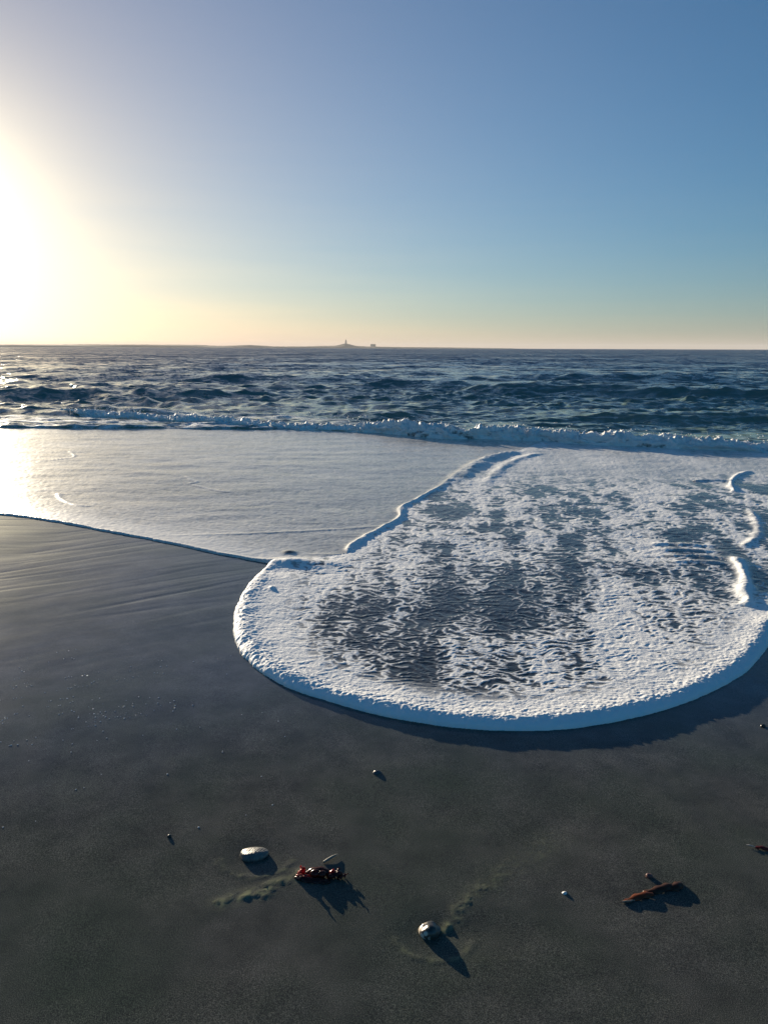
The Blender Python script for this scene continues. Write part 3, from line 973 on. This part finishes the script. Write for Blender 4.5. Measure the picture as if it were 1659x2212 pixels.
# ------------------------------------------------------------------ island on the horizon with its lighthouse and blockhouse
def far_mat(name, col, rough=0.9, scale=0.05):
    m, t, p = new_mat(name)
    n = tex_noise(t, objco(t), scale, 4, 0.6)
    t.links.new(mixc(t, n, tuple(c * 0.75 for c in col), tuple(c * 1.25 for c in col)), p.inputs['Base Color'])
    setp(p, rough=rough, spec=0.1)
    return m


ISLAND_Y = 6000.0
PXM = ISLAND_Y / 2007.0


def ix(px):
    return (px - 1000) * PXM


def build_island():
    prof = [(-500, 0), (-300, 3), (-100, 5), (80, 6.5), (250, 7.0), (400, 7.2), (520, 7.0), (580, 4.4), (620, 5.6), (660, 7.2), (690, 5.6),
            (720, 3.8), (790, 4.0), (850, 5.6), (872, 5.8), (884, 7.5), (896, 10.8), (902, 11.6), (908, 10.8), (922, 6.5), (935, 5.2),
            (960, 4.2), (1010, 3.6), (1060, 3.2), (1140, 2.8), (1220, 2.0), (1290, 1.3), (1340, 0.5), (1400, 0.0)]
    px = np.array([q[0] for q in prof], float)
    ph = np.array([q[1] for q in prof], float)
    xs = np.linspace(-500, 1400, 700)
    hh = np.interp(xs, px, ph)
    hh = np.convolve(np.pad(hh, 2, 'edge'), [0.1, 0.2, 0.4, 0.2, 0.1], 'valid')
    rows = [-1.0, -0.93, -0.7, -0.4, -0.15, 0.0, 0.2, 0.5, 0.8, 1.0]
    V = []
    for k, t in enumerate(rows):
        e = max(0.0, 1 - abs(t) ** 1.6)
        rough = (fbm(xs * 0.11, xs * 0 + k * 1.7, 4, 400) * 0.5 + np.clip(perlin(xs * 0.35, xs * 0 + k, 405), 0, 1) * 0.7) * (hh > 0.8)
        z = (hh * (0.25 + 0.75 * e if abs(t) < 1 else 0) + rough * e) * PXM
        z = np.where(abs(t) >= 1, -2.0, z)
        V.append(np.stack([(xs - 1000) * PXM, np.full_like(xs, ISLAND_Y) + 240 * t + 40 * np.sin(xs * 0.02 + k), z], 1))
    V = np.vstack(V)
    o = mesh_np('island', V, grid_quads(len(rows), len(xs)), far_mat('scrub_land', (0.07, 0.065, 0.045), scale=0.02))
    tag(o, 'low scrubby island on the horizon with a small hill', kind='structure')


build_island()


def lathe(profile, seg=24):
    pr = np.array(profile, float)
    a = np.linspace(0, 2 * math.pi, seg, endpoint=False)
    V = np.stack([np.outer(pr[:, 0], np.cos(a)), np.outer(pr[:, 0], np.sin(a)), np.repeat(pr[:, 1][:, None], seg, 1)], -1).reshape(-1, 3)
    i = np.arange(len(pr) * seg).reshape(len(pr), seg)
    j = np.roll(i, -1, 1)
    Q = np.stack([i[:-1], j[:-1], j[1:], i[1:]], -1).reshape(-1, 4)
    return V, Q


def box_np(c, size):
    cx, cy, cz = c
    sx, sy, sz = (v / 2 for v in size)
    V = np.array([(cx + a * sx, cy + b * sy, cz + d * sz) for d in (-1, 1) for b in (-1, 1) for a in (-1, 1)])
    Q = np.array([(0, 2, 3, 1), (4, 5, 7, 6), (0, 1, 5, 4), (2, 6, 7, 3), (0, 4, 6, 2), (1, 3, 7, 5)])
    return V, Q


def build_lighthouse():
    root = empty('lighthouse', (ix(902), ISLAND_Y - 20, 10.9 * PXM))
    tag(root, 'small pale tapered lighthouse on top of the island hill', 'lighthouse')
    wall = far_mat('lighthouse_wall', (0.28, 0.26, 0.23), scale=0.3)
    dark = far_mat('lighthouse_iron', (0.06, 0.055, 0.05), scale=0.3)
    glass, t, p = new_mat('lantern_glass')
    setp(p, color=(0.08, 0.09, 0.1), rough=0.05)
    V, Q = lathe([(7.6, -6), (7.4, 0), (6.4, 8), (5.5, 16), (4.9, 21)])
    mesh_np('tower', V, Q, wall, parent=root)
    V, Q = lathe([(4.6, 21), (6.2, 21.3), (6.2, 22.2), (5.9, 22.2), (5.9, 23.2), (5.7, 23.2), (5.7, 22.2), (3, 22.2)])
    mesh_np('gallery', V, Q, dark, parent=root)
    V, Q = lathe([(3.1, 22.2), (3.1, 27.0)])
    mesh_np('lantern', V, Q, glass, parent=root)
    V, Q = lathe([(3.6, 26.9), (3.3, 28.0), (2.2, 30.0), (0.9, 31.2), (0.5, 32.2), (0.05, 33.5)])
    mesh_np('dome', V, Q, dark, parent=root)
    for zz in (5.0, 12.0):
        V, Q = box_np((0, -6.9 + zz * 0.115, zz), (1.4, 0.8, 2.4))
        mesh_np('window', V, Q, dark, parent=root, smooth=False)


def build_blockhouse():
    root = empty('blockhouse', (ix(971), ISLAND_Y - 30, 3.2 * PXM))
    tag(root, 'square flat-roofed building standing alone on the low island', 'building')
    wall = far_mat('blockhouse_wall', (0.20, 0.18, 0.15), scale=0.2)
    dark = far_mat('blockhouse_dark', (0.05, 0.045, 0.04), scale=0.2)
    pale = far_mat('blockhouse_pale', (0.6, 0.58, 0.54), scale=0.2)
    V, Q = box_np((0, 0, 7), (39, 26, 25))
    mesh_np('wall', V, Q, wall, parent=root, smooth=False)
    V, Q = box_np((0, 0, 20.1), (41, 28, 1.2))
    mesh_np('roof', V, Q, dark, parent=root, smooth=False)
    for wx_ in (-13, 6, 13):
        V, Q = box_np((wx_, -13.05, 12), (3.0, 0.5, 4.0))
        mesh_np('window', V, Q, dark, parent=root, smooth=False)
    V, Q = box_np((-5, -13.1, 9.5), (6.5, 0.6, 6.0))
    mesh_np('door', V, Q, pale, parent=root, smooth=False)


build_lighthouse()
build_blockhouse()

# ------------------------------------------------------------------ things lying on the sand
def sand_z(x, y):
    x, y = np.array([float(x)]), np.array([float(y)])
    return float((0.006 * fbm(x * 0.8, y * 0.8, 3, 2))[0])


def noise3(V, sc, seed):
    return (perlin(V[:, 0] * sc + seed, V[:, 1] * sc, seed) + perlin(V[:, 1] * sc, V[:, 2] * sc + seed, seed + 1)
            + perlin(V[:, 2] * sc, V[:, 0] * sc - seed, seed + 2)) / 3


def ball(nr=18, ns=28):
    V = [(0, 0, -1)]
    for i in range(1, nr):
        ph = -math.pi / 2 + math.pi * i / nr
        for k in range(ns):
            V.append((math.cos(ph) * math.cos(2 * math.pi * k / ns), math.cos(ph) * math.sin(2 * math.pi * k / ns), math.sin(ph)))
    V.append((0, 0, 1))
    F = [(0, 1 + (k + 1) % ns, 1 + k) for k in range(ns)]
    for i in range(nr - 2):
        for k in range(ns):
            a, b = 1 + i * ns + k, 1 + i * ns + (k + 1) % ns
            F.append((a, b, b + ns))
            F.append((a, b + ns, a + ns))
    top = len(V) - 1
    st = 1 + (nr - 2) * ns
    F += [(st + k, st + (k + 1) % ns, top) for k in range(ns)]
    return np.array(V), np.array(F)


def stone_mat(name, c1, c2, scale=60, rough=0.35, lines=0.0, patch=None):
    m, t, p = new_mat(name)
    co = objco(t)
    n = tex_noise(t, co, scale, 5, 0.65)
    col = mixc(t, ramp(t, n, [(0.35, (0, 0, 0)), (0.65, (1, 1, 1))]), c1, c2)
    hgt = n
    if lines:
        w = t.nodes.new('ShaderNodeTexWave')
        w.inputs['Scale'].default_value = lines
        w.inputs['Distortion'].default_value = 5
        w.inputs['Detail'].default_value = 3
        t.links.new(mapping(t, co, (0.25, 1, 0.7), (0.3, 0, 0.2)), w.inputs['Vector'])
        col = mixc(t, mth(t, 'MULTIPLY', w.outputs['Fac'], 0.3), col, tuple(c * 0.35 for c in c1))
        hgt = mth(t, 'ADD', mth(t, 'MULTIPLY', n, 0.4), w.outputs['Fac'])
    if patch:
        v = t.nodes.new('ShaderNodeTexVoronoi')
        v.inputs['Scale'].default_value = 75
        t.links.new(co, v.inputs['Vector'])
        sp = t.nodes.new('ShaderNodeSeparateXYZ')
        t.links.new(co, sp.inputs[0])
        side = mth(t, 'MULTIPLY', mth(t, 'ADD', mth(t, 'MULTIPLY', sp.outputs[0], -1.0), -0.004), 90.0, clamp=True)
        cr = mth(t, 'MULTIPLY', mth(t, 'SUBTRACT', 0.62, v.outputs['Distance']), 6.0, clamp=True)
        col = mixc(t, mth(t, 'MULTIPLY', side, cr), col, patch)
    t.links.new(col, p.inputs['Base Color'])
    setp(p, rough=rough, ior=1.45)
    t.links.new(bump(t, hgt, 0.5, 0.002), p.inputs['Normal'])
    return m


def pebble(name, x, y, size, mat, label, cat, seed, rz=0.0, bury=0.35, flat=1.0, group=None, lump=0.12):
    V, F = ball()
    V = V * (1 + lump * noise3(V, 1.3, seed)[:, None] * 2 + 0.04 * noise3(V, 4.0, seed + 5)[:, None])
    V = np.sign(V) * np.abs(V) ** 0.92
    V = V * (np.array(size) / 2)
    V[:, 2] += size[2] * (0.5 - bury)
    o = mesh_np(name, V, F, mat)
    o.location = (x, y, sand_z(x, y))
    o.rotation_euler = (0, 0, rz)
    tag(o, label, cat, group)
    return o


pebble('stone', -0.389, 2.062, (0.086, 0.056, 0.030), stone_mat('grey_stone', (0.10, 0.10, 0.092), (0.19, 0.185, 0.165), 40, 0.4, lines=150),
       'flat oval grey stone with fine ridges half sunk in wet sand', 'stone', 3, 0.1, 0.46)
pebble('stone', 0.125, 1.752, (0.056, 0.052, 0.044), stone_mat('dark_pebble', (0.035, 0.034, 0.03), (0.09, 0.085, 0.075), 60, 0.2, patch=(0.62, 0.54, 0.44)),
       'round dark wet stone with pale crust in a scoop of sand', 'stone', 9, 0.2, 0.52, lump=0.16)
pebble('pebble', 0.772, 1.966, (0.021, 0.014, 0.014), stone_mat('reddish_pebble', (0.11, 0.045, 0.035), (0.2, 0.10, 0.08), 120, 0.4),
       'tiny reddish pebble just behind the brown kelp strip', 'pebble', 13, 0.1, 0.3)
pebble('pebble', 1.542, 2.881, (0.022, 0.016, 0.014), stone_mat('black_pebble', (0.014, 0.014, 0.014), (0.035, 0.034, 0.032), 120, 0.35),
       'tiny black pebble near the right edge below the foam', 'pebble', 17, 0.4, 0.3)
pebble('pebble', -0.669, 2.15, (0.013, 0.010, 0.010), stone_mat('small_dark_pebble', (0.018, 0.018, 0.018), (0.05, 0.05, 0.045), 160, 0.3),
       'tiny dark pebble left of the grey stone', 'pebble', 19, 0.4, 0.3)


def shell_mesh(w, d, h, th, ribs=0):
    """domed shell valve, open below, with thickness"""
    nr, ns = 9, 26
    def surf(off):
        P = []
        for i in range(nr):
            t = i / (nr - 1)
            for k in range(ns):
                a = 2 * math.pi * k / ns
                rr = t * (1 + 0.10 * math.cos(a) + 0.05 * math.cos(3 * a))
                P.append((rr * w / 2 * math.cos(a), rr * d / 2 * math.sin(a) - 0.1 * d * (1 - t), h * (1 - t ** 2.2) + ribs * math.cos(a * 14) * t - off))
        return P
    A, B = surf(0), surf(th)
    V = np.array(A + B)
    i = np.arange(nr * ns).reshape(nr, ns)
    j = np.roll(i, -1, 1)
    q1 = np.stack([i[:-1], i[1:], j[1:], j[:-1]], -1).reshape(-1, 4)
    q2 = q1[:, ::-1] + nr * ns
    e1 = np.stack([i[-1], i[-1] + nr * ns, j[-1] + nr * ns, j[-1]], -1)
    return V, np.vstack([q1, q2, e1])


def shell(name, x, y, dims, mat, label, rz, tilt):
    V, Q = shell_mesh(*dims)
    o = mesh_np(name, V, Q, mat)
    o.location = (x, y, sand_z(x, y) - 0.001)
    o.rotation_euler = (tilt, 0, rz)
    tag(o, label, 'shell')


shell('shell', -0.024, 2.525, (0.034, 0.026, 0.011, 0.0012, 0.0002), stone_mat('mussel_shell', (0.02, 0.022, 0.03), (0.07, 0.075, 0.085), 200, 0.18),
      'small dark shell lying alone below the foam front', 0.3, 0.15)
shell('shell', 0.511, 1.897, (0.017, 0.014, 0.006, 0.001, 0.0003), stone_mat('white_shell', (0.62, 0.62, 0.60), (0.78, 0.78, 0.76), 200, 0.4),
      'tiny white shell chip between the round stone and the kelp strip', 0.6, 0.1)


def weed_mat(name, col, glow, rough=0.22):
    m, t, p = new_mat(name)
    co = objco(t)
    n = tex_noise(t, co, 70, 4, 0.6)
    c = mixc(t, n, tuple(q * 0.5 for q in col), tuple(q * 1.5 for q in col))
    t.links.new(c, p.inputs['Base Color'])
    setp(p, rough=rough, ior=1.4)
    t.links.new(bump(t, tex_noise(t, co, 160, 3, 0.6), 0.4, 0.0015), p.inputs['Normal'])
    tr = t.nodes.new('ShaderNodeBsdfTranslucent')
    tr.inputs[0].default_value = glow + (1,)
    mx = t.nodes.new('ShaderNodeMixShader')
    mx.inputs[0].default_value = 0.35
    t.links.new(p.outputs[0], mx.inputs[1])
    t.links.new(tr.outputs[0], mx.inputs[2])
    t.links.new(mx.outputs[0], t.nodes['Material Output'].inputs[0])
    return m


def strip(path, width, th=0.0012, across=7, ruffle=0.0, seed=0, cup=0.0, twist=0.0):
    """leathery blade along a 3-D path: width profile, cupped cross-section, wavy margins, real thickness"""
    p = smooth_path(path, 6)
    n = len(p)
    tg = np.gradient(p, axis=0)
    tg /= np.linalg.norm(tg, axis=1)[:, None]
    up = np.array([0, 0, 1.0])
    sd = np.cross(tg, up)
    sd /= np.linalg.norm(sd, axis=1)[:, None] + 1e-9
    nu = np.cross(sd, tg)
    t = np.linspace(0, 1, n)
    w = np.interp(t, np.linspace(0, 1, len(width)), width)
    u = np.linspace(-1, 1, across)
    V = []
    for i in range(n):
        an = twist * t[i] * math.pi
        a = sd[i] * math.cos(an) + nu[i] * math.sin(an)
        b = nu[i] * math.cos(an) - sd[i] * math.sin(an)
        for k in u:
            r = ruffle * (abs(k) ** 1.5) * math.sin(t[i] * 19 + seed + 1.7 * k)
            V.append(p[i] + a * (k * w[i] / 2) + b * (cup * (k * k) * w[i] + r))
    V = np.array(V)
    T = np.repeat(nu, across, 0) * th
    V2 = np.vstack([V + T / 2, V - T / 2])
    i = np.arange(n * across).reshape(n, across)
    q1 = np.stack([i[:-1, :-1], i[:-1, 1:], i[1:, 1:], i[1:, :-1]], -1).reshape(-1, 4)
    N = n * across
    rim = np.concatenate([i[0, :], i[1:, -1], i[-1, -2::-1], i[-2:0:-1, 0]])
    rj = np.roll(rim, -1)
    e = np.stack([rim, rim + N, rj + N, rj], -1)
    return V2, np.vstack([q1, q1[:, ::-1] + N, e])


def tube(path, rads, seg=8):
    p = smooth_path(path, 5)
    n = len(p)
    tg = np.gradient(p, axis=0)
    tg /= np.linalg.norm(tg, axis=1)[:, None]
    sd = np.cross(tg, np.array([0.1, 0.2, 1.0]))
    sd /= np.linalg.norm(sd, axis=1)[:, None]
    nu = np.cross(sd, tg)
    r = np.interp(np.linspace(0, 1, n), np.linspace(0, 1, len(rads)), rads)
    a = np.linspace(0, 2 * math.pi, seg, endpoint=False)
    V = (p[:, None] + r[:, None, None] * (sd[:, None] * np.cos(a)[None, :, None] + nu[:, None] * np.sin(a)[None, :, None])).reshape(-1, 3)
    i = np.arange(n * seg).reshape(n, seg)
    j = np.roll(i, -1, 1)
    return V, np.stack([i[:-1], j[:-1], j[1:], i[1:]], -1).reshape(-1, 4)


def build_seaweed():
    bx, by = -0.183, 1.965
    root = empty('seaweed', (bx, by, sand_z(bx, by)))
    tag(root, 'crumpled clump of dark red seaweed with an upright red tip beside the grey stone', 'seaweed')
    dark = weed_mat('dark_red_weed', (0.055, 0.014, 0.010), (0.22, 0.022, 0.012))
    red = weed_mat('bright_red_weed', (0.24, 0.020, 0.014), (0.85, 0.06, 0.04))
    blades = [
        (red, [(-0.050, -0.004, 0.004), (-0.052, 0.000, 0.018), (-0.048, 0.004, 0.028), (-0.056, 0.006, 0.038)], [0.026, 0.024, 0.016, 0.002], 0.10),
        (dark, [(-0.072, -0.008, 0.002), (-0.050, -0.014, 0.014), (-0.025, -0.018, 0.012), (0.005, -0.022, 0.010), (0.03, -0.020, 0.004)], [0.010, 0.024, 0.028, 0.024, 0.008], 0.3),
        (dark, [(-0.045, 0.008, 0.004), (-0.020, 0.010, 0.024), (0.010, 0.008, 0.026), (0.030, 0.004, 0.016)], [0.018, 0.034, 0.034, 0.016], 0.35),
        (red, [(-0.066, 0.004, 0.002), (-0.060, -0.004, 0.012), (-0.040, -0.012, 0.017), (-0.022, -0.020, 0.008)], [0.006, 0.014, 0.016, 0.008], 0.2),
        (dark, [(0.020, -0.004, 0.004), (0.040, -0.002, 0.018), (0.058, -0.002, 0.015), (0.076, -0.006, 0.005)], [0.014, 0.024, 0.020, 0.004], 0.3),
        (red, [(0.022, 0.002, 0.006), (0.030, 0.000, 0.020), (0.040, 0.000, 0.026), (0.046, -0.004, 0.018)], [0.010, 0.016, 0.016, 0.006], 0.3),
        (dark, [(0.040, 0.006, 0.004), (0.052, 0.006, 0.022), (0.058, 0.006, 0.032)], [0.012, 0.010, 0.002], 0.1),
        (dark, [(0.052, -0.010, 0.003), (0.066, -0.012, 0.012), (0.084, -0.004, 0.016)], [0.012, 0.012, 0.002], 0.1),
        (dark, [(-0.010, -0.022, 0.003), (0.010, -0.028, 0.009), (0.034, -0.028, 0.004)], [0.010, 0.018, 0.006], 0.3),
    ]
    for k, (m, pth, wd, cup) in enumerate(blades):
        V, Q = strip([(a_, b_, 0.001 + c_ * 0.72) for a_, b_, c_ in pth], wd, 0.0014, 7, 0.0035, k * 2.1, -cup)
        mesh_np('blade', V, Q, m, parent=root)
    for k, (cx, cy, cz, r) in enumerate(((-0.012, -0.004, 0.017, 0.014), (0.008, -0.006, 0.016, 0.012), (0.056, -0.002, 0.014, 0.009), (0.034, -0.010, 0.011, 0.009))):
        V, F = ball(10, 14)
        V = V * r * (1 + 0.18 * noise3(V, 2.0, 30 + k)[:, None]) * np.array((1.1, 0.9, 0.85)) + np.array((cx, cy, cz * 0.72))
        mesh_np('bladder', V, F, dark, parent=root)


build_seaweed()


def build_twig():
    V, Q = tube([(-0.176, 2.022, 0.004), (-0.164, 2.031, 0.006), (-0.150, 2.044, 0.007), (-0.136, 2.058, 0.005)], [0.0035, 0.0042, 0.0036, 0.0015], 9)
    o = mesh_np('twig', V, Q, stone_mat('twig_bark', (0.16, 0.15, 0.12), (0.26, 0.25, 0.20), 150, 0.6))
    tag(o, 'short pale twig lying just behind the red seaweed', 'twig')


build_twig()


def build_kelp():
    bx, by = 0.76, 1.895
    root = empty('kelp', (bx, by, sand_z(bx, by)))
    tag(root, 'folded strip of orange brown kelp lying on the sand at right', 'kelp')
    orange = weed_mat('orange_kelp', (0.17, 0.050, 0.016), (0.40, 0.10, 0.025), 0.28)
    brown = weed_mat('brown_kelp', (0.07, 0.030, 0.016), (0.20, 0.07, 0.03), 0.3)
    V, Q = strip([(a_, b_, 0.0015 + c_ * 0.55) for a_, b_, c_ in ((-0.108, -0.038, 0.002), (-0.085, -0.030, 0.008), (-0.055, -0.018, 0.016), (-0.025, -0.010, 0.019), (-0.002, -0.006, 0.010))],
                 [0.005, 0.016, 0.027, 0.028, 0.016], 0.0018, 9, 0.003, 1.0, -0.28)
    mesh_np('blade', V, Q, orange, parent=root)
    V, Q = strip([(a_, b_, 0.0015 + c_ * 0.55) for a_, b_, c_ in ((-0.030, 0.004, 0.003), (0.005, 0.010, 0.015), (0.035, 0.020, 0.022), (0.062, 0.030, 0.021), (0.085, 0.036, 0.006))],
                 [0.014, 0.028, 0.032, 0.030, 0.018], 0.0018, 9, 0.003, 2.4, -0.30)
    mesh_np('blade', V, Q, brown, parent=root)
    V, Q = strip([(a_, b_, 0.0015 + c_ * 0.55) for a_, b_, c_ in ((0.055, 0.020, 0.004), (0.075, 0.026, 0.020), (0.098, 0.040, 0.018), (0.108, 0.052, 0.004))], [0.016, 0.034, 0.030, 0.010], 0.0016, 7, 0.003, 4.0, -0.3)
    mesh_np('blade', V, Q, brown, parent=root)
    V, Q = tube([(-0.112, -0.040, 0.003), (-0.095, -0.040, 0.005), (-0.070, -0.034, 0.004)], [0.0025, 0.0035, 0.002], 8)
    mesh_np('stem', V, Q, stone_mat('kelp_stem', (0.2, 0.13, 0.09), (0.32, 0.24, 0.18), 150, 0.35), parent=root)
    return root


build_kelp().scale = (0.88, 0.88, 0.8)


def build_fragment():
    root = empty('seaweed', (1.158, 2.093, sand_z(1.158, 2.093)))
    tag(root, 'small scrap of red seaweed at the right edge of the beach', 'seaweed')
    red = weed_mat('scrap_red_weed', (0.10, 0.014, 0.014), (0.4, 0.05, 0.04), 0.3)
    V, Q = strip([(-0.018, 0.006, 0.002), (-0.002, 0.002, 0.008), (0.014, -0.003, 0.007), (0.026, -0.008, 0.002)], [0.006, 0.014, 0.016, 0.006], 0.0014, 7, 0.002, 0.4, -0.3)
    mesh_np('blade', V, Q, red, parent=root)
    V, Q = tube([(-0.038, 0.016, 0.003), (-0.030, 0.011, 0.005), (-0.016, 0.005, 0.003)], [0.0016, 0.0018, 0.0014], 7)
    mesh_np('stem', V, Q, stone_mat('scrap_stem', (0.3, 0.28, 0.25), (0.45, 0.43, 0.4), 150, 0.4), parent=root)


build_fragment()


def build_bubbles():
    """bubbles with glints painted white, left on the sand at the left, too many and small to count"""
    rs = np.random.default_rng(21)
    c = []
    while len(c) < 330:
        yb = rs.uniform(2.15, 3.75)
        xb = rs.uniform(-2.0, -0.35)
        u_, v_ = xb * 0.9 + yb * 0.42, -xb * 0.42 + yb * 0.9
        dens = math.exp(-((yb - 3.0) / 0.42) ** 2) * float(sstep(-0.75, -1.25, np.array(xb))) + 0.10
        row = float(perlin(np.array([u_ * 1.6]), np.array([v_ * 17]), 71)[0])
        if rs.random() < dens and row > 0.16:
            c.append((xb, yb))
    c = np.array(c)
    B, F = ball(6, 8)
    VV, FF = [], []
    for k, (x_, y_) in enumerate(c):
        r = rs.uniform(0.0011, 0.0028)
        VV.append(B * r * np.array((1.2, 1.2, 0.6)) + np.array((x_, y_, sand_z(x_, y_) + r * 0.2)))
        FF.append(F + k * len(B))
    m, t, p = new_mat('bubble_white_glint')
    n = tex_noise(t, objco(t), 90, 2)
    t.links.new(mixc(t, n, (0.55, 0.55, 0.56), (0.8, 0.8, 0.8)), p.inputs['Base Color'])  # white in the colour stands in for sun glints on the bubbles
    setp(p, rough=0.12, ior=1.33)
    o = mesh_np('bubbles', np.vstack(VV), np.vstack(FF), m)
    tag(o, 'scatter of tiny glinting foam bubbles on the wet sand at left', 'bubbles', kind='stuff')


build_bubbles()

# ------------------------------------------------------------------ sea air
def build_haze():
    V, Q = box_np((0, 7200, 36), (30000, 15200, 80))
    m = bpy.data.materials.new('sea_air')
    m.use_nodes = True
    t = m.node_tree
    t.nodes.clear()
    v = t.nodes.new('ShaderNodeVolumePrincipled')
    v.inputs['Color'].default_value = (0.9, 0.9, 0.92, 1)
    v.inputs['Density'].default_value = 0.65e-4
    v.inputs['Anisotropy'].default_value = 0.0
    o = t.nodes.new('ShaderNodeOutputMaterial')
    t.links.new(v.outputs[0], o.inputs['Volume'])
    ob = mesh_np('haze', V, Q, m, smooth=False)
    tag(ob, 'pale sea haze over the water', kind='stuff')


build_haze()
